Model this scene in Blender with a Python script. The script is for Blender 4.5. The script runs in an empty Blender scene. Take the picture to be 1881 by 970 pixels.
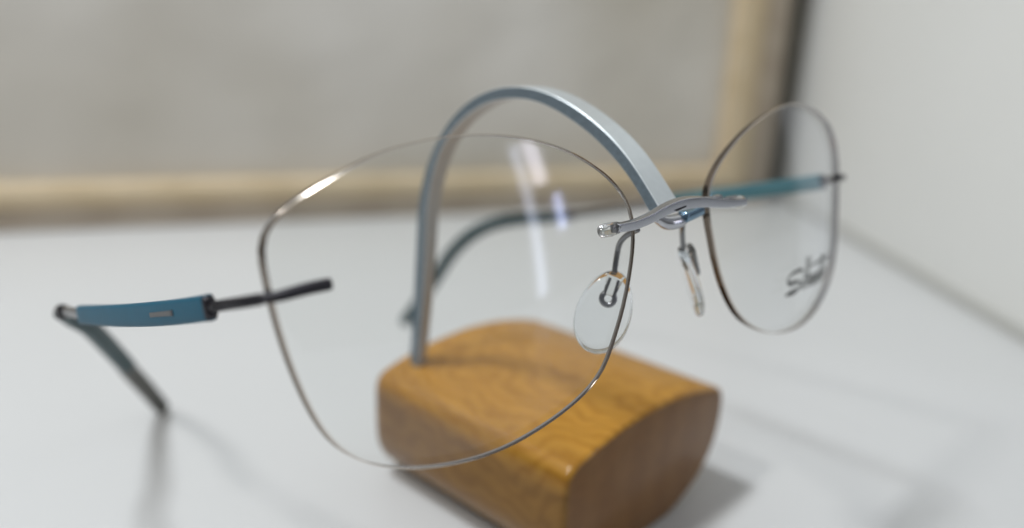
import bpy, bmesh, math, random
from mathutils import Vector, Matrix
random.seed(4)
C = bpy.context.scene.collection
MM = 0.001                                   # all shapes below are written in millimetres

# ------------------------------------------------------------------ camera
CAM = (-98.09, -72.59, 100.90)
CR = [(0.75788,-0.65101,0.04250),(-0.15912,-0.24763,-0.95570),(0.63269,0.71754,-0.29126)]
FPX = 1528.4                                  # focal length in pixels of the 1881 px wide photograph
cd = bpy.data.cameras.new('camera'); cam = bpy.data.objects.new('camera', cd); C.objects.link(cam)
M = Matrix(((CR[0][0], -CR[1][0], -CR[2][0]), (CR[0][1], -CR[1][1], -CR[2][1]), (CR[0][2], -CR[1][2], -CR[2][2]))).to_4x4()
M.translation = Vector(CAM) * MM
cam.matrix_world = M
cd.sensor_width = 36; cd.lens = FPX / 1881 * 36; cd.shift_x = 17.5 / 1881
cd.clip_start = 0.005; cd.clip_end = 20
cd.dof.use_dof = True; cd.dof.focus_distance = 0.1145; cd.dof.aperture_fstop = 7.2
bpy.context.scene.camera = cam

# ------------------------------------------------------------------ world: a dim room, paler overhead, darker towards the viewer
w = bpy.data.worlds.new('World'); bpy.context.scene.world = w; w.use_nodes = True
nt = w.node_tree; bg = nt.nodes['Background']
tc = nt.nodes.new('ShaderNodeTexCoord'); sx = nt.nodes.new('ShaderNodeSeparateXYZ')
nt.links.new(tc.outputs['Generated'], sx.inputs[0])
mr = nt.nodes.new('ShaderNodeMapRange'); mr.inputs['From Min'].default_value = -0.1; mr.inputs['From Max'].default_value = 0.85
nt.links.new(sx.outputs['Z'], mr.inputs['Value'])
cr_ = nt.nodes.new('ShaderNodeValToRGB')
cr_.color_ramp.elements[0].color = (0.10, 0.10, 0.10, 1); cr_.color_ramp.elements[1].color = (0.62, 0.64, 0.66, 1)
nt.links.new(mr.outputs[0], cr_.inputs[0]); nt.links.new(cr_.outputs[0], bg.inputs['Color'])
bg.inputs['Strength'].default_value = 0.56

def area(name, loc, target, sx_, sy_, power, col=(1, 1, 1), up='Y'):
    l = bpy.data.lights.new(name, 'AREA'); l.shape = 'RECTANGLE'; l.size = sx_ * MM; l.size_y = sy_ * MM
    l.energy = power; l.color = col
    o = bpy.data.objects.new(name, l); C.objects.link(o)
    o.location = Vector(loc) * MM
    o.rotation_euler = (Vector(target) - Vector(loc)).to_track_quat('-Z', up).to_euler()
    return o
area('ceiling_lamp', (-430, 108, 560), (20, 60, 20), 62, 62, 1.15, (1.0, 0.985, 0.96))
area('overhead_lamp', (-250, 258, 880), (0, 80, 0), 125, 125, 4.7, (0.93, 0.97, 1.0))
area('strip_lamp', (256, -405, 150), (-28, 2, 75), 22, 260, 0.09, (0.86, 0.9, 1.0), 'Y')
area('spot_pane', (304, -405, 254), (-27, 3, 82), 36, 84, 0.075, (1.0, 0.93, 0.96))
area('blue_pane', (342, -405, 157), (-24, 1, 76), 20, 64, 0.045, (0.66, 0.72, 1.0))

sc = bpy.context.scene
sc.view_settings.view_transform = 'Standard'; sc.view_settings.look = 'None'
sc.view_settings.exposure = 0.0; sc.view_settings.gamma = 1.0
sc.cycles.transparent_max_bounces = 24; sc.cycles.max_bounces = 14; sc.cycles.transmission_bounces = 12; sc.cycles.glossy_bounces = 6
sc.cycles.sample_clamp_indirect = 4

# ------------------------------------------------------------------ measured shapes, in millimetres (glasses axes unless noted)
LENS_NEAR = [(-60.40,10.38),(-59.59,11.61),(-58.48,12.64),(-57.19,13.51),(-55.82,14.27),(-54.41,14.95),(-52.96,15.58),(-51.51,16.18),(-50.04,16.74),(-48.55,17.26),(-47.05,17.70),(-45.52,18.06),(-43.98,18.34),(-42.42,18.55),(-40.85,18.70),(-39.28,18.78),(-37.71,18.80),(-36.14,18.77),(-34.57,18.69),(-33.00,18.56),(-31.44,18.39),(-29.88,18.16),(-28.33,17.89),(-26.79,17.56),(-25.27,17.18),(-23.75,16.76),(-22.26,16.27),(-20.79,15.71),(-19.34,15.10),(-17.93,14.42),(-16.54,13.67),(-15.20,12.86),(-13.89,12.00),(-12.63,11.06),(-11.45,10.03),(-10.37,8.90),(-9.47,7.66),(-8.81,6.29),(-8.48,4.82),(-8.44,3.29),(-8.62,1.75),(-8.97,0.22095),(-9.42,-1.28),(-9.93,-2.77),(-10.47,-4.25),(-11.04,-5.72),(-11.65,-7.16),(-12.32,-8.59),(-13.03,-9.99),(-13.77,-11.38),(-14.51,-12.76),(-15.30,-14.10),(-16.23,-15.32),(-17.36,-16.37),(-18.64,-17.24),(-20.02,-17.97),(-21.45,-18.60),(-22.93,-19.14),(-24.42,-19.63),(-25.93,-20.07),(-27.46,-20.46),(-28.99,-20.82),(-30.53,-21.13),(-32.08,-21.39),(-33.64,-21.58),(-35.21,-21.69),(-36.78,-21.72),(-38.35,-21.67),(-39.91,-21.55),(-41.48,-21.37),(-43.03,-21.14),(-44.58,-20.85),(-46.11,-20.49),(-47.61,-20.05),(-49.09,-19.52),(-50.51,-18.87),(-51.88,-18.11),(-53.17,-17.23),(-54.35,-16.22),(-55.40,-15.08),(-56.30,-13.81),(-57.06,-12.44),(-57.69,-11.01),(-58.24,-9.54),(-58.72,-8.04),(-59.14,-6.53),(-59.52,-5.00),(-59.85,-3.46),(-60.14,-1.91),(-60.38,-0.36067),(-60.58,1.20),(-60.74,2.76),(-60.86,4.33),(-60.95,5.90),(-60.99,7.46),(-60.85,8.98)]
LENS_FAR = [(8.90,5.66),(9.36,7.04),(10.13,8.31),(11.11,9.47),(12.25,10.53),(13.47,11.49),(14.76,12.38),(16.10,13.20),(17.48,13.96),(18.88,14.66),(20.32,15.29),(21.78,15.87),(23.26,16.40),(24.76,16.87),(26.27,17.29),(27.80,17.66),(29.34,17.99),(30.88,18.28),(32.43,18.53),(33.99,18.72),(35.56,18.85),(37.13,18.90),(38.70,18.88),(40.26,18.80),(41.82,18.64),(43.38,18.42),(44.92,18.13),(46.45,17.78),(47.97,17.38),(49.49,16.94),(50.99,16.47),(52.47,15.96),(53.94,15.40),(55.36,14.76),(56.73,14.02),(58.00,13.15),(59.09,12.13),(59.93,10.94),(60.44,9.59),(60.62,8.13),(60.51,6.62),(60.21,5.11),(59.80,3.60),(59.37,2.09),(58.97,0.57263),(58.65,-0.95819),(58.43,-2.50),(58.31,-4.06),(58.24,-5.63),(58.15,-7.19),(57.99,-8.75),(57.73,-10.29),(57.33,-11.79),(56.77,-13.22),(56.02,-14.54),(55.06,-15.72),(53.93,-16.74),(52.66,-17.63),(51.30,-18.39),(49.89,-19.06),(48.44,-19.65),(46.96,-20.17),(45.45,-20.61),(43.93,-20.98),(42.38,-21.27),(40.83,-21.48),(39.27,-21.61),(37.70,-21.66),(36.13,-21.64),(34.56,-21.54),(33.00,-21.38),(31.45,-21.16),(29.90,-20.89),(28.37,-20.54),(26.86,-20.12),(25.37,-19.63),(23.90,-19.08),(22.45,-18.46),(21.03,-17.79),(19.65,-17.05),(18.32,-16.23),(17.06,-15.31),(15.90,-14.28),(14.83,-13.15),(13.87,-11.92),(12.99,-10.63),(12.21,-9.27),(11.51,-7.87),(10.90,-6.43),(10.39,-4.95),(9.96,-3.44),(9.61,-1.91),(9.31,-0.37244),(9.04,1.17),(8.82,2.70),(8.74,4.21)]
HOOK_OUT = [(65.92,26.16),(65.05,35.12),(64.29,47.60),(63.45,60.85),(62.65,65.63),(60.98,70.45),(56.87,76.92),(52.93,81.30),(47.52,85.14),(42.36,87.29),(37.44,88.49),(31.77,88.77),(26.36,88.24),(20.29,86.53),(15.28,84.40),(10.81,81.89),(6.77,78.60),(3.94,75.75),(2.36,74.24)]
HOOK_IN = [(62.85,27.02),(61.85,36.15),(60.99,48.49),(60.74,61.42),(59.73,66.18),(57.91,71.69),(54.79,76.85),(50.63,80.72),(46.35,83.43),(42.25,85.36),(37.30,86.42),(32.09,86.84),(27.52,86.32),(21.78,84.74),(15.85,82.31),(10.90,79.32),(7.25,76.54),(5.19,74.38),(4.16,73.17)]
BRIDGE = [(-14.97,-2.30,4.40),(-13.21,-2.30,4.33),(-11.48,-2.30,4.33),(-9.68,-2.30,4.52),(-7.83,-2.30,4.81),(-5.93,-2.30,5.24),(-4.00,-2.30,5.59),(-2.05,-2.30,5.82),(-0.08891,-2.30,5.87),(1.89,-2.30,5.77),(3.88,-2.30,5.57),(5.91,-2.30,5.26),(7.97,-2.30,4.90),(10.08,-2.30,4.58),(12.27,-2.30,4.39),(14.96,-2.30,4.23)]
W = [(0.99992,0.00314,-0.01252),(0.00000,0.96988,0.24357),(0.01291,-0.24355,0.96980)]
OFF = (0.00000,0.00000,69.02)
LOGO = [[(30.00,-14.09),(31.59,-13.97),(33.53,-13.97),(34.99,-13.65),(35.66,-13.10),(35.03,-12.53),(33.45,-12.22),(31.76,-12.29),(30.76,-11.82),(30.66,-11.14),(31.74,-10.57),(33.90,-10.36),(36.26,-10.45)],[(29.97,-13.92),(30.41,-13.85)],[(35.92,-14.28),(48.76,-14.22)],[(36.27,-10.51),(48.82,-10.28)]]
SURF = (0.163969, 0.121968, -0.062934, 0.0047247)

def G(p):                                     # the glasses' own axes -> world (they lean back on the stand)
    return Vector(tuple(sum(W[i][k] * p[k] for k in range(3)) + OFF[i] for i in range(3)))

# ------------------------------------------------------------------ materials
def mat(name):
    m = bpy.data.materials.new(name); m.use_nodes = True
    return m, m.node_tree, m.node_tree.nodes['Principled BSDF']
def simple(name, col, rough=0.4, metal=0.0, coat=0.0, noise=0.0, scale=900, bump=0.0):
    m, t, b = mat(name)
    b.inputs['Base Color'].default_value = (*col, 1); b.inputs['Roughness'].default_value = rough
    b.inputs['Metallic'].default_value = metal; b.inputs['Coat Weight'].default_value = coat; b.inputs['Coat Roughness'].default_value = 0.07
    if noise or bump:
        c = t.nodes.new('ShaderNodeTexCoord'); n = t.nodes.new('ShaderNodeTexNoise'); n.inputs['Scale'].default_value = scale; n.inputs['Detail'].default_value = 4
        t.links.new(c.outputs['Object'], n.inputs['Vector'])
        if noise:
            mx = t.nodes.new('ShaderNodeMixRGB'); mx.blend_type = 'MIX'
            mx.inputs[1].default_value = (*[v * (1 - noise) for v in col], 1); mx.inputs[2].default_value = (*[min(1, v * (1 + noise)) for v in col], 1)
            t.links.new(n.outputs['Fac'], mx.inputs[0]); t.links.new(mx.outputs[0], b.inputs['Base Color'])
        if bump:
            bp = t.nodes.new('ShaderNodeBump'); bp.inputs['Strength'].default_value = bump; bp.inputs['Distance'].default_value = 0.0003
            t.links.new(n.outputs['Fac'], bp.inputs['Height']); t.links.new(bp.outputs[0], b.inputs['Normal'])
    return m
def clear(name, tint=(0.985, 0.99, 0.985), gl=(0.85, 0.88, 1.0), f0=0.032, rough=0.08):
    m = bpy.data.materials.new(name); m.use_nodes = True; t = m.node_tree; t.nodes.clear()
    out = t.nodes.new('ShaderNodeOutputMaterial'); tr = t.nodes.new('ShaderNodeBsdfTransparent'); g = t.nodes.new('ShaderNodeBsdfGlossy')
    tr.inputs[0].default_value = (*tint, 1); g.inputs['Color'].default_value = (*gl, 1); g.inputs['Roughness'].default_value = rough
    ge = t.nodes.new('ShaderNodeNewGeometry'); d = t.nodes.new('ShaderNodeVectorMath'); d.operation = 'DOT_PRODUCT'
    t.links.new(ge.outputs['Normal'], d.inputs[0]); t.links.new(ge.outputs['Incoming'], d.inputs[1])
    def mth(op, a, b=None):
        n = t.nodes.new('ShaderNodeMath'); n.operation = op
        for i, v in enumerate((a, b)):
            if v is None: continue
            if isinstance(v, (int, float)): n.inputs[i].default_value = v
            else: t.links.new(v, n.inputs[i])
        return n.outputs[0]
    ab = mth('ABSOLUTE', d.outputs['Value']); om = mth('SUBTRACT', 1.0, ab); p5 = mth('POWER', om, 5.0)
    fr = mth('ADD', mth('MULTIPLY', p5, 0.55), f0)
    mx = t.nodes.new('ShaderNodeMixShader'); t.links.new(fr, mx.inputs[0]); t.links.new(tr.outputs[0], mx.inputs[1]); t.links.new(g.outputs[0], mx.inputs[2])
    t.links.new(mx.outputs[0], out.inputs['Surface'])
    return m
def glass(name, col=(1, 1, 1), ior=1.42, rough=0.02):
    m = bpy.data.materials.new(name); m.use_nodes = True; t = m.node_tree; t.nodes.clear()
    out = t.nodes.new('ShaderNodeOutputMaterial'); g = t.nodes.new('ShaderNodeBsdfGlass')
    g.inputs['Color'].default_value = (*col, 1); g.inputs['IOR'].default_value = ior; g.inputs['Roughness'].default_value = rough
    t.links.new(g.outputs[0], out.inputs['Surface']); return m

lens_m = clear('lens_plastic')
edge_m = simple('darkened_lens_edge', (0.15, 0.12, 0.095), 0.12, 0.9)  # dark metal paints in the black that refraction gives a clear edge
chamfer_m = simple('lens_bevel_highlight', (0.62, 0.56, 0.50), 0.14, 0.95)  # bright metal paints in the highlight along the rim of the clear lens
metal_m = simple('brushed_titanium', (0.50, 0.51, 0.54), 0.24, 1.0, noise=0.08, scale=3000)
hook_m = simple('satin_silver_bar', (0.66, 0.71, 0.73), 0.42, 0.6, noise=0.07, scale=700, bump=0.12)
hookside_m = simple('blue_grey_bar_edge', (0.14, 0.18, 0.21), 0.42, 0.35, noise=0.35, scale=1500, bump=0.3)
hookin_m = simple('wood_reflection_underside', (0.42, 0.41, 0.385), 0.5, 0.4, noise=0.1, scale=700)  # brown-grey reflection of the wood is put into this colour
steel_m = simple('dark_steel', (0.22, 0.22, 0.225), 0.28, 1.0)
black_m = simple('black_pin', (0.018, 0.016, 0.022), 0.38, 0.3)
blue_m = simple('petrol_blue_sleeve', (0.004, 0.092, 0.155), 0.34, 0.0, 0.0, noise=0.12, scale=250)
for m_ in (blue_m,): m_.node_tree.nodes['Principled BSDF'].inputs['Specular IOR Level'].default_value = 0.07
greyteal_m = simple('pale_grey_teal', (0.055, 0.17, 0.205), 0.5, noise=0.1, scale=250)  # far temple's sleeve, paler and greyer than the near blue
teal_m = simple('dark_teal_sleeve', (0.007, 0.040, 0.046), 0.42, 0.0, 0.0, noise=0.12, scale=250)
grey_m = simple('grey_sleeve_end', (0.075, 0.075, 0.065), 0.4, 0.3)
pad_m = glass('clear_silicone', (0.97, 0.98, 0.985), 1.42, 0.015)
plug_m = glass('clear_bushing', (0.97, 0.97, 0.96), 1.45, 0.03)
slot_m = simple('dark_slot_metal', (0.06, 0.06, 0.062), 0.35, 0.3)
ink_m = simple('grey_ink', (0.03, 0.03, 0.028), 0.6)
bluemetal_m = simple('blue_tinted_metal', (0.22, 0.33, 0.43), 0.18, 0.9)
table_m = simple('white_laminate', (0.635, 0.643, 0.645), 0.36, noise=0.02, scale=12, bump=0.05)
wall_m = simple('off_white_wall', (0.76, 0.765, 0.745), 0.6, noise=0.035, scale=9, bump=0.1)
foot_strip_m = simple('grey_foot_strip', (0.50, 0.50, 0.475), 0.6)  # grey strip along the foot of the side wall
gap_m = simple('dark_gap', (0.25, 0.235, 0.20), 0.8, noise=0.2, scale=30)

def wood(name, light, dark, rough, coat, mode):
    m, t, b = mat(name)
    N = t.nodes.new; L = t.links.new
    c = N('ShaderNodeTexCoord'); mp = N('ShaderNodeMapping'); L(c.outputs['Object'], mp.inputs[0])
    if mode == 'rings':      # flat-sawn figure: nested irregular loops where the top cuts the growth rings
        mp.inputs['Location'].default_value = (-0.023, -0.019, -0.040); mp.inputs['Scale'].default_value = (1.0, 0.45, 1.4)
        n1 = N('ShaderNodeTexNoise'); n1.inputs['Scale'].default_value = 60; n1.inputs['Detail'].default_value = 3
        L(c.outputs['Object'], n1.inputs['Vector'])
        ad = N('ShaderNodeMixRGB'); ad.blend_type = 'LINEAR_LIGHT'; ad.inputs[0].default_value = 0.012
        L(mp.outputs[0], ad.inputs[1]); L(n1.outputs['Color'], ad.inputs[2])
        wv = N('ShaderNodeTexWave'); wv.wave_type = 'RINGS'; wv.rings_direction = 'SPHERICAL'
        wv.inputs['Scale'].default_value = 88; wv.inputs['Distortion'].default_value = 1.1; wv.inputs['Detail'].default_value = 3; wv.inputs['Detail Scale'].default_value = 1.6
        L(ad.outputs[0], wv.inputs['Vector'])
    else:
        mp.inputs['Scale'].default_value = mode
        wv = N('ShaderNodeTexWave'); wv.wave_type = 'BANDS'; wv.bands_direction = 'X'; wv.inputs['Scale'].default_value = 1
        wv.inputs['Distortion'].default_value = 5; wv.inputs['Detail'].default_value = 3
        L(mp.outputs[0], wv.inputs['Vector'])
    rp = N('ShaderNodeValToRGB'); rp.color_ramp.elements[0].color = (*dark, 1); rp.color_ramp.elements[1].color = (*light, 1)
    rp.color_ramp.elements[0].position = 0.1; rp.color_ramp.elements[1].position = 0.75
    L(wv.outputs['Fac'], rp.inputs[0])
    n2 = N('ShaderNodeTexNoise'); n2.inputs['Scale'].default_value = 1; n2.inputs['Detail'].default_value = 8
    m3 = N('ShaderNodeMapping'); m3.inputs['Scale'].default_value = (420, 48, 420); L(c.outputs['Object'], m3.inputs[0]); L(m3.outputs[0], n2.inputs['Vector'])       # fine fibres along the block
    mx = N('ShaderNodeMixRGB'); mx.blend_type = 'MULTIPLY'; mx.inputs[0].default_value = 0.25
    rg = N('ShaderNodeMapRange'); rg.inputs['From Min'].default_value = 0.3; rg.inputs['From Max'].default_value = 0.7; rg.inputs['To Min'].default_value = 0.6; rg.inputs['To Max'].default_value = 1.15
    L(n2.outputs['Fac'], rg.inputs[0]); L(rp.outputs[0], mx.inputs[1]); L(rg.outputs[0], mx.inputs[2])
    res = mx.outputs[0]
    if mode == 'rings':      # the sides turn a deeper brown, starting just under the rounded top edges
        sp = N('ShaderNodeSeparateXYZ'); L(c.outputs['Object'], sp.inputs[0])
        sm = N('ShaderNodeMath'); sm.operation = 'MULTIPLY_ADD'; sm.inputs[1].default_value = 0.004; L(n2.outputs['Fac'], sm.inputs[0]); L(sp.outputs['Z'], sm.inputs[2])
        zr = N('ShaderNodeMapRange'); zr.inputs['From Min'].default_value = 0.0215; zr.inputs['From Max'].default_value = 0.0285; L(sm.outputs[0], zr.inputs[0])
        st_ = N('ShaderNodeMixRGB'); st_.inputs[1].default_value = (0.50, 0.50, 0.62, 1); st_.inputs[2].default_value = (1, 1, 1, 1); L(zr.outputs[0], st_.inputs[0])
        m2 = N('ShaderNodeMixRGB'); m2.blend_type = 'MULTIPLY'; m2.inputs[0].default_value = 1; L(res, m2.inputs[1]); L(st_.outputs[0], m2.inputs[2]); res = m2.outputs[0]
    L(res, b.inputs['Base Color'])
    b.inputs['Roughness'].default_value = rough; b.inputs['Coat Weight'].default_value = coat; b.inputs['Coat Roughness'].default_value = 0.07
    b.inputs['Specular IOR Level'].default_value = 0.12
    return m
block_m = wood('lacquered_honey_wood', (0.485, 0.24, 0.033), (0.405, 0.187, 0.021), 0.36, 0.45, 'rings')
end_m = wood('dark_end_grain', (0.235, 0.115, 0.038), (0.215, 0.102, 0.033), 0.42, 0.25, (34, 34, 20))
rail_m = wood('pale_pine', (0.66, 0.54, 0.37), (0.62, 0.50, 0.33), 0.55, 0.1, (8, 8, 90))
rail2_m = wood('taupe_pine_edge', (0.48, 0.41, 0.33), (0.43, 0.36, 0.285), 0.6, 0.0, (8, 8, 90))  # outer band of the frame, darker and browner than the rails

# grey cloth-like panel: soft beige clouds low down, greyer above
panel_m, t, b = mat('grey_panel')
c = t.nodes.new('ShaderNodeTexCoord'); n = t.nodes.new('ShaderNodeTexNoise'); n.inputs['Scale'].default_value = 6; n.inputs['Detail'].default_value = 2
t.links.new(c.outputs['Object'], n.inputs['Vector'])
r = t.nodes.new('ShaderNodeValToRGB'); r.color_ramp.elements[0].position = 0.35; r.color_ramp.elements[1].position = 0.68
r.color_ramp.elements[0].color = (0.52, 0.485, 0.42, 1); r.color_ramp.elements[1].color = (0.72, 0.70, 0.665, 1)
t.links.new(n.outputs['Fac'], r.inputs[0]); t.links.new(r.outputs[0], b.inputs['Base Color']); b.inputs['Roughness'].default_value = 0.42
n3 = t.nodes.new('ShaderNodeTexNoise'); n3.inputs['Scale'].default_value = 14; t.links.new(c.outputs['Object'], n3.inputs['Vector'])
bp = t.nodes.new('ShaderNodeBump'); bp.inputs['Strength'].default_value = 0.5; bp.inputs['Distance'].default_value = 0.01
t.links.new(n3.outputs['Fac'], bp.inputs['Height']); t.links.new(bp.outputs[0], b.inputs['Normal'])

# ------------------------------------------------------------------ helpers
def link(name, bm, mats, parent=None, smooth=True, recalc=True):
    if recalc: bmesh.ops.recalc_face_normals(bm, faces=bm.faces)
    me = bpy.data.meshes.new(name); bm.to_mesh(me); bm.free()
    for m in (mats if isinstance(mats, (list, tuple)) else [mats]): me.materials.append(m)
    if smooth:
        for p in me.polygons: p.use_smooth = True
        me.set_sharp_from_angle(angle=math.radians(38))
    o = bpy.data.objects.new(name, me); C.objects.link(o)
    if parent is not None: o.parent = parent; o.matrix_parent_inverse = parent_inv(parent)
    return o
def parent_inv(p):
    m = Matrix.Translation(-Vector(p.get('_abs', (0, 0, 0))))
    return m
def thing(name, loc, label, cat):
    o = bpy.data.objects.new(name, None); o.empty_display_size = 0.01; C.objects.link(o)
    o.location = Vector(loc) * MM; o['_abs'] = tuple(o.location); o['label'] = label; o['category'] = cat
    return o
def catmull(P, n=6):
    P = [Vector(p) for p in P]; out = []
    for i in range(len(P) - 1):
        a = P[i - 1] if i else 2 * P[0] - P[1]; b_, c_ = P[i], P[i + 1]; d = P[i + 2] if i + 2 < len(P) else 2 * P[-1] - P[-2]
        for k in range(n):
            t_ = k / n; out.append(.5 * ((2 * b_) + (c_ - a) * t_ + (2 * a - 5 * b_ + 4 * c_ - d) * t_ ** 2 + (3 * b_ - a - 3 * c_ + d) * t_ ** 3))
    out.append(P[-1]); return out
def lerp_list(v, t_):
    if not isinstance(v, (list, tuple)): return v
    x = t_ * (len(v) - 1); i = min(int(x), len(v) - 2); return v[i] + (v[i + 1] - v[i]) * (x - i)
def sweep(bm, path, a, b, up=(0, 0, 1), seg=16, power=2.0, n=6, endcap=0.35, mi=0):
    """sweep a (super)ellipse of half sizes a (sideways) and b (towards up) along a smooth path, ends rounded by endcap mm"""
    P = catmull(path, n); L = [0]
    for i in range(1, len(P)): L.append(L[-1] + (P[i] - P[i - 1]).length)
    up = Vector(up)
    def frame(i):
        T = (P[min(i + 1, len(P) - 1)] - P[max(i - 1, 0)]).normalized()
        S_ = T.cross(up).normalized(); U = S_.cross(T).normalized(); return T, S_, U
    rings = []
    def ring(center, S_, U, ra, rb):
        vs = []
        for k in range(seg):
            q = 2 * math.pi * k / seg; ca, sa = math.cos(q), math.sin(q)
            x = math.copysign(abs(ca) ** (2 / power), ca) * ra; y = math.copysign(abs(sa) ** (2 / power), sa) * rb
            vs.append(bm.verts.new((center + S_ * x + U * y) * MM))
        return vs
    T, S_, U = frame(0); A0, B0 = lerp_list(a, 0), lerp_list(b, 0)
    if endcap:
        for q in (0.25, 0.6, 0.85): 
            k = math.sqrt(max(0, 1 - (1 - q) ** 2)); rings.append(ring(P[0] - T * endcap * (1 - q), S_, U, max(A0 - endcap * (1 - k), A0 * .15), max(B0 - endcap * (1 - k), B0 * .15)))
    for i in range(len(P)):
        T, S_, U = frame(i); t_ = L[i] / L[-1]; rings.append(ring(P[i], S_, U, lerp_list(a, t_), lerp_list(b, t_)))
    A1, B1 = lerp_list(a, 1), lerp_list(b, 1)
    if endcap:
        for q in (0.85, 0.6, 0.25):
            k = math.sqrt(max(0, 1 - (1 - q) ** 2)); rings.append(ring(P[-1] + T * endcap * (1 - q), S_, U, max(A1 - endcap * (1 - k), A1 * .15), max(B1 - endcap * (1 - k), B1 * .15)))
    for r0, r1 in zip(rings, rings[1:]):
        for k in range(seg): f = bm.faces.new((r0[k], r0[(k + 1) % seg], r1[(k + 1) % seg], r1[k])); f.material_index = mi
    f = bm.faces.new(rings[0][::-1]); f.material_index = mi; f = bm.faces.new(rings[-1]); f.material_index = mi
def box(bm, lo, hi, mtx=None, bev=0):
    r = bmesh.ops.create_cube(bm, size=1); vs = r['verts']
    for v in vs:
        v.co = Vector(((lo[i] + hi[i]) / 2 + v.co[i] * (hi[i] - lo[i])) for i in range(3))
        if mtx: v.co = mtx @ v.co
        v.co = v.co * MM
    if bev:
        es = [e for e in bm.edges if e.verts[0] in vs and e.verts[1] in vs]
        bmesh.ops.bevel(bm, geom=es, offset=bev * MM, segments=3, affect='EDGES', profile=0.5)

# ------------------------------------------------------------------ setting
bm = bmesh.new(); box(bm, (-900, -500, -20), (700, 700, 0), None, 0)
o = link('table_top', bm, table_m, smooth=False); o['kind'] = 'structure'
# back line through (-33.5,327) and (120,267); side wall line through (224,19) and (306,125)
bd = Vector((153.5, -60.3, 0)).normalized(); bn = Vector((bd.y, -bd.x, 0)); B0 = Vector((-33.5, 327.2, 0))     # bn points to the viewer side
if bn.y > 0: bn = -bn
BM = Matrix((( bd.x, -bn.x, 0, B0.x), (bd.y, -bn.y, 0, B0.y), (0, 0, 1, 0), (0, 0, 0, 1)))        # local x along the back, local y away from viewer
wd = Vector((81.7, 106, 0)).normalized(); wn = Vector((wd.y, -wd.x, 0)); W0 = Vector((224.5, 18.7, 0))
WM = Matrix(((wd.x, wn.x, 0, W0.x), (wd.y, wn.y, 0, W0.y), (0, 0, 1, 0), (0, 0, 0, 1)))
bm = bmesh.new(); box(bm, (-75, 0, 0.05), (330, 14, 520), WM, 0)
o = link('side_wall', bm, wall_m, smooth=False); o['kind'] = 'structure'
bm = bmesh.new(); box(bm, (-75, -3.0, 0.1), (330, -0.05, 3.2), WM, 1.2)
o = link('wall_foot_strip', bm, foot_strip_m); o['kind'] = 'structure'
bm = bmesh.new(); box(bm, (-700, 22, 0.1), (480, 34, 520), BM, 0)
o = link('back_wall', bm, gap_m, smooth=False); o['kind'] = 'structure'

fr = thing('framed_panel', B0, 'grey cloth panel in a pale pine frame standing behind the stand, against the dark gap', 'framed panel')
SX = 376
bm = bmesh.new(); box(bm, (-640, 10, 8), (SX - 14, 12, 500), BM); link('panel', bm, panel_m, fr, smooth=False)
bm = bmesh.new(); box(bm, (-660, 0, 9.9), (SX, 16, 20.5), BM, 2.5); link('bottom_rail', bm, rail_m, fr)
bm = bmesh.new(); box(bm, (-660, 1.5, 0.2), (SX + 15, 17.5, 9.7), BM, 1.5); link('bottom_edging', bm, rail2_m, fr)
bm = bmesh.new(); box(bm, (SX - 16, -0.6, 10.2), (SX, 15.4, 500), BM, 2.5); link('side_rail', bm, rail_m, fr)
bm = bmesh.new(); box(bm, (SX + .2, 1.2, 10.2), (SX + 15, 17.8, 500), BM, 1.5); link('side_edging', bm, rail2_m, fr)

# ------------------------------------------------------------------ display stand
st = thing('display_stand', (20, 42, 0), 'honey coloured wooden block with a silver arched bar holding up the glasses', 'display stand')
half = [(0, 29), (5.3, 28.75), (10, 28.3), (14.7, 27.5), (19, 26.55), (22.4, 25.6), (24.9, 24.7), (26.3, 23.5), (26.95, 21.8), (27.05, 19.5), (26.9, 17), (26.4, 14.3), (25.2, 11), (23.2, 8.0), (20.4, 5.2), (17, 3.2), (13.5, 1.6), (10.5, 0.5), (8.5, 0.05)]
left = [(-12, .05), (-16, .3), (-20, 1.1), (-23, 2.7), (-25.4, 5.4), (-26.7, 9), (-27.05, 14), (-27.1, 19.5), (-26.95, 21.8), (-26.3, 23.5), (-24.9, 24.7), (-22.4, 25.6), (-19, 26.55), (-14.7, 27.5), (-10, 28.3), (-5.3, 28.75)]
prof = left + half
prof = [Vector((p[0], p[1], 0)) for p in prof]
pp = catmull(prof, 3)
cx, Lb = 26.6, 55.5
ub = Vector((.9957, .0935, 0)); vb = Vector((-.0935, .9957, 0)); BA = Vector((-3.72, 14.52, 0))
bm = bmesh.new()
stations = [(0, 1.1), (0.12, 0.62), (0.42, 0.25), (0.9, 0.05), (1.3, 0)]
st_all = stations + [(Lb * k / 14, 0) for k in range(1, 14)] + [(Lb - a_, b_) for a_, b_ in [(4, 0), (2.6, .12), (1.5, .45), (.7, 1.0), (.2, 1.7), (0, 2.6)]]
rows = []
cen = Vector((0, 14.5, 0))
for ty, ins in st_all:
    row = []
    for q in pp:
        d = (q - cen); k = 1 - ins / max(d.length, 1) * 1.0
        qq = cen + d * k; qq.y = max(qq.y, 0.05)
        row.append(bm.verts.new((BA + ub * (cx + qq.x) + vb * ty + Vector((0, 0, qq.y))) * MM))
    rows.append(row)
nP = len(pp)
for r0, r1 in zip(rows, rows[1:]):
    for k in range(nP): bm.faces.new((r0[k], r0[(k + 1) % nP], r1[(k + 1) % nP], r1[k]))
f0 = bm.faces.new(rows[0]); f1 = bm.faces.new(rows[-1]); f0.material_index = 1; f1.material_index = 1
link('wooden_block', bm, [block_m, end_m], st)

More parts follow.
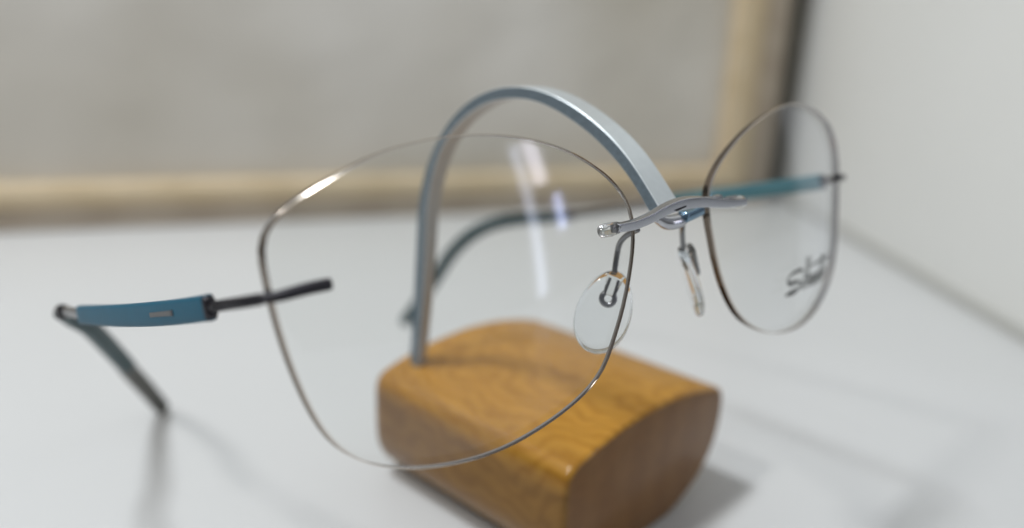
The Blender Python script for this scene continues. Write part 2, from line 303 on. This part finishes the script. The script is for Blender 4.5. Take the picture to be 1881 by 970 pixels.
def resample(P, n):
    P = catmull([Vector((0, *p)) for p in P], 6); L = [0]
    for i in range(1, len(P)): L.append(L[-1] + (P[i] - P[i - 1]).length)
    out = []
    for k in range(n):
        s_ = L[-1] * k / (n - 1); i = max(j for j in range(len(L)) if L[j] <= s_ + 1e-9); i = min(i, len(P) - 2)
        out.append(P[i].lerp(P[i + 1], (s_ - L[i]) / max(L[i + 1] - L[i], 1e-9)))
    return out
def smooth_l(P, k):
    for _ in range(k): P = [P[0]] + [(P[i - 1] + 2 * P[i] + P[i + 1]) / 4 for i in range(1, len(P) - 1)] + [P[-1]]
    return P
N_ = 110
ho = smooth_l(resample(HOOK_OUT, N_), 14); hi_ = smooth_l(resample(HOOK_IN, N_), 14)
ho = [ho[0] + Vector((0, 0, -4))] + ho; hi_ = [hi_[0] + Vector((0, 0, -4))] + hi_
X0, bv = -1.8, 0.11
bm = bmesh.new(); rows = []
for i_, (a_, b_) in enumerate(zip(ho, hi_)):
    X1 = lerp_list([.3, .8, 1.3, 1.8, 2.0, 2.3, 2.6, 2.8, 3.0], i_ / (len(ho) - 1))       # the bar widens towards the nose rest
    d = (b_ - a_); n_ = d.normalized()
    sec = [(X0 + bv, a_), (X1 - bv, a_), (X1, a_ + n_ * bv), (X1, b_ - n_ * bv), (X1 - bv, b_), (X0 + bv, b_), (X0, b_ - n_ * bv), (X0, a_ + n_ * bv)]
    rows.append([bm.verts.new(Vector((x, p.y, p.z)) * MM) for x, p in sec])
for r0, r1 in zip(rows, rows[1:]):
    for k in range(8):
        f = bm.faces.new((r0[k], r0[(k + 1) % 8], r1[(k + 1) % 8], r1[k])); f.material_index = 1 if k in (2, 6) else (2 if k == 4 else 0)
bm.faces.new(rows[0]); bm.faces.new(rows[-1])
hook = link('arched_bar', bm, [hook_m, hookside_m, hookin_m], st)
bm = bmesh.new(); sweep(bm, [G((-1.9, 1.2, 3.9)), G((-0.6, 0.8, 3.15)), G((1.6, 0.5, 3.1)), G((3.2, 0.5, 3.45))], [.9, 1.2, 1.2, 1.0], [.8, 1.1, 1.1, .9], seg=20, endcap=0.7)
link('nose_rest', bm, metal_m, st)
bm = bmesh.new(); sweep(bm, [G((2.2, -0.2, 3.65)), G((4.3, -0.25, 3.95)), G((5.9, -0.3, 4.25))], 1.0, .82, seg=16, power=4, endcap=0.3)
link('rest_pad', bm, bluemetal_m, st)

# ------------------------------------------------------------------ eyeglasses
gl = thing('eyeglasses', G((0, 0, 0)) , 'rimless eyeglasses with petrol blue temples hanging by the bridge from the silver arched bar', 'eyeglasses')
def surfY(side, X, Z):
    u = side * X - 35
    return SURF[0] + SURF[1] * u + SURF[2] * Z + SURF[3] * (u * u + Z * Z)
def make_lens(out2d, side, t_nasal, t_outer, name='lens'):
    n = len(out2d); cx_ = sum(p[0] for p in out2d) / n; cz = sum(p[1] for p in out2d) / n
    bm = bmesh.new()
    fr_rows, bk_rows = [], []
    scales = [1.0, 0.992, 0.93, 0.84, .74, .62, .5, .38, .26, .13]
    for s_ in scales:
        ra, rb = [], []
        for X, Z in out2d:
            x = cx_ + (X - cx_) * s_; z = cz + (Z - cz) * s_; y = surfY(side, x, z)
            T = t_nasal + (t_outer - t_nasal) * min(max((side * x - 9) / 52, 0), 1)
            ch = 0.2 if s_ == 1.0 else 0
            ra.append(bm.verts.new(G((x, y + ch, z)) * MM)); rb.append(bm.verts.new(G((x, y + T - ch, z)) * MM))
        fr_rows.append(ra); bk_rows.append(rb)
    def strip(r0, r1, mi):
        for k in range(n): f = bm.faces.new((r0[k], r0[(k + 1) % n], r1[(k + 1) % n], r1[k])); f.material_index = mi
    for rs in (fr_rows, bk_rows):
        strip(rs[0], rs[1], 2)
        for i in range(1, len(rs) - 1): strip(rs[i], rs[i + 1], 0)
        y = surfY(side, cx_, cz) + (0 if rs is fr_rows else (t_nasal + t_outer) / 2); c_ = bm.verts.new(G((cx_, y, cz)) * MM)
        for k in range(n): bm.faces.new((rs[-1][k], rs[-1][(k + 1) % n], c_))
    strip(fr_rows[0], bk_rows[0], 1)
    return link(name, bm, [lens_m, edge_m, chamfer_m], gl)
lens_near = make_lens(LENS_NEAR, -1, .75, 1.7)
lens_far = make_lens(LENS_FAR, 1, 1.5, 1.2); lens_far['label'] = 'lens with grey script lettering near its lower outer corner'

# lettering on the far lens: ribbons laid on its front surface
def ribbon(bm, pts, wd_):
    P = catmull([Vector((x, 0, z)) for x, z in pts], 5)
    pv = None
    for i, p in enumerate(P):
        T = (P[min(i + 1, len(P) - 1)] - P[max(i - 1, 0)]); nrm = Vector((-T.z, 0, T.x)).normalized()
        w_ = lerp_list(wd_, i / (len(P) - 1)) / 2
        q = []
        for s_ in (-1, 1):
            x = p.x + nrm.x * w_ * s_; z = p.z + nrm.z * w_ * s_
            for dy in (-0.035, -0.005): q.append(bm.verts.new(G((x, surfY(1, x, z) + dy, z)) * MM))
        if pv:
            for a_, b_ in ((0, 2), (2, 3), (3, 1), (1, 0)): bm.faces.new((pv[a_], pv[b_], q[b_], q[a_]))
        else: bm.faces.new((q[0], q[2], q[3], q[1]))
        pv = q
    bm.faces.new((pv[0], pv[1], pv[3], pv[2]))
bm = bmesh.new()
zb = -14.25
ribbon(bm, LOGO[0], [.35, .95, .8, .42, .42, .7, .8, .5, .38, .6, .7])
sl = 0.16
def gly(x0, strokes, wd_=.54):
    for s_ in strokes:
        ribbon(bm, [(x0 + x + z * sl, zb + z) for x, z in s_], wd_)
gly(36.3, [[(0, .1), (0, 1.9)]]); gly(36.35, [[(0, 2.8), (0, 3.1)]])
gly(37.35, [[(.35, 0), (.05, .25), (0, 2), (0, 5.7)]])
gly(38.55, [[(0, 0), (0, 2.6), (0, 5.6)], [(0, 1.3), (.4, 2), (.85, 1.7), (.9, 0)]])
gly(40.3, [[(.55, 0), (.05, .5), (.1, 1.5), (.6, 2), (1.05, 1.5), (1.05, .5), (.55, 0)]])
gly(41.95, [[(0, 2), (0, .6), (.4, 0), (.9, .35), (1.0, 2)], [(1.0, 2), (1.0, .1)]])
gly(43.6, [[(.05, 1.05), (1.0, 1.1), (.95, 1.7), (.5, 2), (.05, 1.5), (.05, .5), (.5, 0), (1.0, .3)]])
gly(45.2, [[(.4, 0), (.05, .25), (0, 1.6), (0, 5.0)]]); gly(46.3, [[(.4, 0), (.05, .25), (0, 1.6), (0, 5.0)]])
ribbon(bm, [(39.0, zb + 3.85), (43, zb + 3.85), (50.2, zb + 4.0)], [.2, .45, .5])
gly(47.3, [[(.05, 1.05), (1.0, 1.1), (.95, 1.7), (.5, 2), (.05, 1.5), (.05, .5), (.5, 0), (1.0, .3)]])
lo_ = link('lettering', bm, ink_m, lens_far, smooth=False)

# bridge with its clear plugs
bm = bmesh.new(); BRP = [G(p) for p in BRIDGE]
sweep(bm, BRP, [.55, .55, .6, .7, .8, .7, .6, .55, .5], [.62, .66, .70, .78, .84, .8, .74, .66, .55], seg=28, power=7, endcap=0.15, n=4)
bridge = link('bridge', bm, metal_m, gl)
bm = bmesh.new(); sweep(bm, [G((-2.9, -3.02, 5.05)), G((-.6, -3.04, 5.42))], .06, .11, seg=8, endcap=0)
s_ = link('slot', bm, black_m, bridge)
for sgn in (-1, 1):
    e = BRIDGE[0] if sgn < 0 else BRIDGE[-1]
    x0 = abs(e[0]); bm = bmesh.new()
    dy = 0 if sgn < 0 else 1.1
    sweep(bm, [G((sgn * (x0 - .3), -2.1 + dy, e[2] - .05)), G((sgn * (x0 + 1.0), -1.9 + dy, e[2] - .1)), G((sgn * (x0 + 1.9 - dy), -1.6 + dy, e[2] - .15))], [.85, 1.0, .9], [.85, 1.0, .9], seg=20, endcap=0.7)
    link('clear_plug', bm, plug_m, gl)
    bm = bmesh.new(); sweep(bm, [G((sgn * (x0 - .1), -2.1, e[2])), G((sgn * (x0 + .75), -2.0, e[2] - .05))], .3, .42, seg=10, endcap=.1)
    link('bridge_pin', bm, steel_m, gl)
bm = bmesh.new(); sweep(bm, [G((7.6, -1.9, 5.75)), G((9.2, -1.9, 5.75))], .55, .28, seg=10, power=4, endcap=.08); sweep(bm, [G((9.9, -2.4, 5.35)), G((12.6, -2.4, 5.3))], .3, .16, seg=10, power=4, endcap=.05)
link('bridge_clip', bm, metal_m, gl)

# nose pads
def nose(side, arm, top, bot, nrm):
    bm = bmesh.new(); sweep(bm, [G(p) for p in arm], .42, .42, up=(1, .2, 0), seg=14, endcap=.2)
    link('pad_arm', bm, steel_m, gl)
    A_, B_ = G(top), G(bot); ax = (A_ - B_); Ln = ax.length; ax.normalize()
    nn_ = (G(nrm) - G((0, 0, 0))).normalized(); nn_ = (nn_ - ax * nn_.dot(ax)).normalized(); sd = ax.cross(nn_)
    ce = (A_ + B_) / 2; bm = bmesh.new(); nu, nv = 40, 14; rows = []
    for j in range(1, nv):
        ph = math.pi * j / nv; rr = math.sin(ph) ** 0.45; hh = math.copysign(abs(math.cos(ph)) ** .8, math.cos(ph))
        row = []
        for i in range(nu):
            q = 2 * math.pi * i / nu; wq = 1 + .10 * math.cos(q) * -1
            x = math.cos(q) * rr * Ln / 2; y = math.sin(q) * rr * 4.1 * wq
            dish = -0.35 * (x / (Ln / 2)) ** 2
            row.append(bm.verts.new((ce + ax * x + sd * y + nn_ * (hh * .85 + dish)) * MM))
        rows.append(row)
    for r0, r1 in zip(rows, rows[1:]):
        for i in range(nu): bm.faces.new((r0[i], r0[(i + 1) % nu], r1[(i + 1) % nu], r1[i]))
    bm.faces.new(rows[0]); bm.faces.new(rows[-1])
    pd = link('nose_pad', bm, pad_m, gl)
    # little metal stirrup of the pad, with a ring at its end
    m0 = ce + ax * (Ln * .40) + nn_ * 1.15; bm = bmesh.new()
    m1 = ce + ax * (Ln * .17) + nn_ * 1.15
    for k in (-1, 1): sweep(bm, [m0 + sd * .62 * k, m1 + sd * .68 * k + ax * .5], .22, .30, up=nn_, seg=8, endcap=.1, n=3)
    ring = [m1 + ax * (.95 * math.sin(q)) * 1 + sd * (.95 * math.cos(q)) for q in [math.pi * 1.0 + math.pi * k / 8 for k in range(-2, 11)]]
    sweep(bm, ring, .40, .36, up=nn_, seg=10, endcap=.1, n=3)
    s2 = link('pad_stirrup', bm, steel_m, pd)
    bm = bmesh.new(); sweep(bm, [ce + ax * (Ln * .46) + nn_ * 1.1, ce + ax * (Ln * .22) + nn_ * 1.1], [1.35, .9], .55, up=nn_, seg=18, power=3.5, endcap=.2, n=4)
    s3 = link('pad_socket', bm, plug_m, pd)
nose(-1, [(-7.54,0.5,3.1),(-7.53,1.5,2.8),(-7.63,2.6,2.35),(-7.58,3.8,1.57),(-7.2,4.8,0.65),(-7.28,5.2,-0.47),(-7.56,5.5,-1.94),(-7.95,5.6,-3.39)], (-7.8, 5.0, -2.9), (-12.4, 8.0, -14.5), (-.80, -.60, .05))
nose(1, [(4.63,1.5,3.02),(6.0,3.0,2.2),(7.1,4.2,0.9),(7.7,4.8,-0.4),(8.1,5.2,-2.2)], (8.0, 5.0, -2.0), (14.2, 8.0, -13.9), (.80, -.60, .05))


# temples
def temple(pin, wire, sleeve, thin, joint, ear, tip, up_e, slot=None, sleeve_end=None):
    bm = bmesh.new(); sweep(bm, [G(p) for p in thin], .5, .95, seg=12, endcap=.1)
    root = link('temple', bm, steel_m, gl)
    def ch(name, bm_, m):
        o = link(name, bm_, m, root); return o
    bm = bmesh.new(); sweep(bm, [G(p) for p in pin], [.8, .8, .75, .6], [.72, .72, .68, .58], seg=14, endcap=.5); ch('mounting_pin', bm, black_m)
    bm = bmesh.new(); WP = [G(p) for p in wire]; sweep(bm, WP, .5, .58, seg=12, endcap=.1)
    PP = catmull(WP, 10)
    for i in range(2, len(PP) - 2, 1):
        if i % 2 == 0 and i < len(PP) * .85:
            T = (PP[i + 1] - PP[i - 1]).normalized(); sweep(bm, [PP[i] - T * .12, PP[i] + T * .12], [.62, .62], .70, seg=12, endcap=.08, n=1)
    ch('coil_hinge', bm, steel_m if slot is None else black_m)
    bm = bmesh.new(); sweep(bm, [G(p) for p in sleeve], .75, [1.6, 1.68, 1.68, 1.55], seg=20, power=4.5, endcap=.3); sl_ = ch('front_sleeve', bm, blue_m if slot else greyteal_m)
    bm = bmesh.new(); a_, b_ = G(sleeve[0]), G(wire[-1]); T = (G(sleeve[1]) - a_).normalized(); sweep(bm, [a_ - T * .55, a_ - T * .02], [.7, .82], [1.15, 1.62], seg=20, power=4, endcap=.2); ch('sleeve_collar', bm, black_m)
    if slot:
        bm = bmesh.new(); sweep(bm, [G(slot[0]), G(slot[1])], .08, .34, seg=8, power=8, endcap=0); ch('sleeve_slot', bm, slot_m)
        bm = bmesh.new(); sweep(bm, [G(slot[2]), G(slot[0])], .08, .38, seg=8, power=8, endcap=0); ch('slot_end', bm, black_m)
    bm = bmesh.new(); sweep(bm, [G(p) for p in joint], .95, 1.35, seg=16, power=3, endcap=.4); ch('ear_joint', bm, black_m)
    bm = bmesh.new(); sweep(bm, [G(p) for p in ear], [1.1, 1.6, 1.8, 1.8], [1.35, 1.75, 1.85, 1.85], up=up_e, seg=20, power=2.6, endcap=.4); ch('ear_sleeve', bm, teal_m)
    bm = bmesh.new(); sweep(bm, [G(p) for p in tip], [1.8, 1.85, 1.75], [1.85, 1.85, 1.75], up=up_e, seg=20, power=2.6, endcap=.9); ch('tip_end', bm, grey_m if slot else teal_m)
temple(pin=[(-55.2,3.75,4.16),(-57.4,4.5,4.07),(-60.2,5.4,3.8),(-61.7,6.1,3.78)], wire=[(-61.7,6.2,3.75),(-62.9,9.0,3.5),(-63.24,14.0,3.02),(-63.34,17.6,2.6)],
       sleeve=[(-63.34,18.2,2.54),(-63.63,28.0,1.6),(-64.0,40.6,.62),(-64.46,55.5,-.28),(-64.99,73.4,-1.0)], thin=[(-64.99,73.0,-1.0),(-65.2,80.6,-.9),(-65.35,85.5,-1.15)],
       joint=[(-65.3,85.2,-1.15),(-65.2,88.2,-1.5)], ear=[(-65.1,88.0,-1.5),(-63.98,93,-1.94),(-61.26,98,-4.07),(-57.3,104,-7.21),(-51.5,115,-14.01),(-47.2,122.5,-19.6)],
       tip=[(-47.3,122.3,-19.5),(-45.94,125,-21.6),(-40.9,132.4,-28.6),(-37.9,136.2,-33.3),(-37.2,137.0,-34.3)], up_e=(.5,.2,1), slot=[(-64.41,29.2,1.5),(-64.6,37.2,.85),(-64.39,28.3,1.58)])
temple(pin=[(55.2,3.75,4.1),(57.4,4.5,4.0),(60.2,5.4,3.75),(61.4,6.0,3.7)], wire=[(61.4,6.1,3.7),(62.1,8.0,3.45),(62.3,10.4,3.2)],
       sleeve=[(62.35,10.9,3.05),(62.96,25.5,2.15),(63.56,40.4,1.45),(63.95,50.3,.88),(64.1,55.0,.5)], thin=[(64.1,54.8,.5),(64.31,59.3,.19),(65.02,77.0,-.84),(65.5,88.8,-1.55)],
       joint=[(65.5,88.0,-1.5),(66.0,91.5,-1.75)], ear=[(65.9,91.3,-1.75),(61.25,97,-1.5),(56.6,101,-1.0),(51.5,106,-1.46),(47.06,111,-3.84),(44.6,118,-8.64),(41.8,125,-16.38)],
       tip=[(41.9,124.8,-16.2),(39.5,131,-22.8),(37.2,136.6,-28.6)], up_e=(-.5,.2,1))

for o in bpy.data.objects:
    if '_abs' in o: del o['_abs']
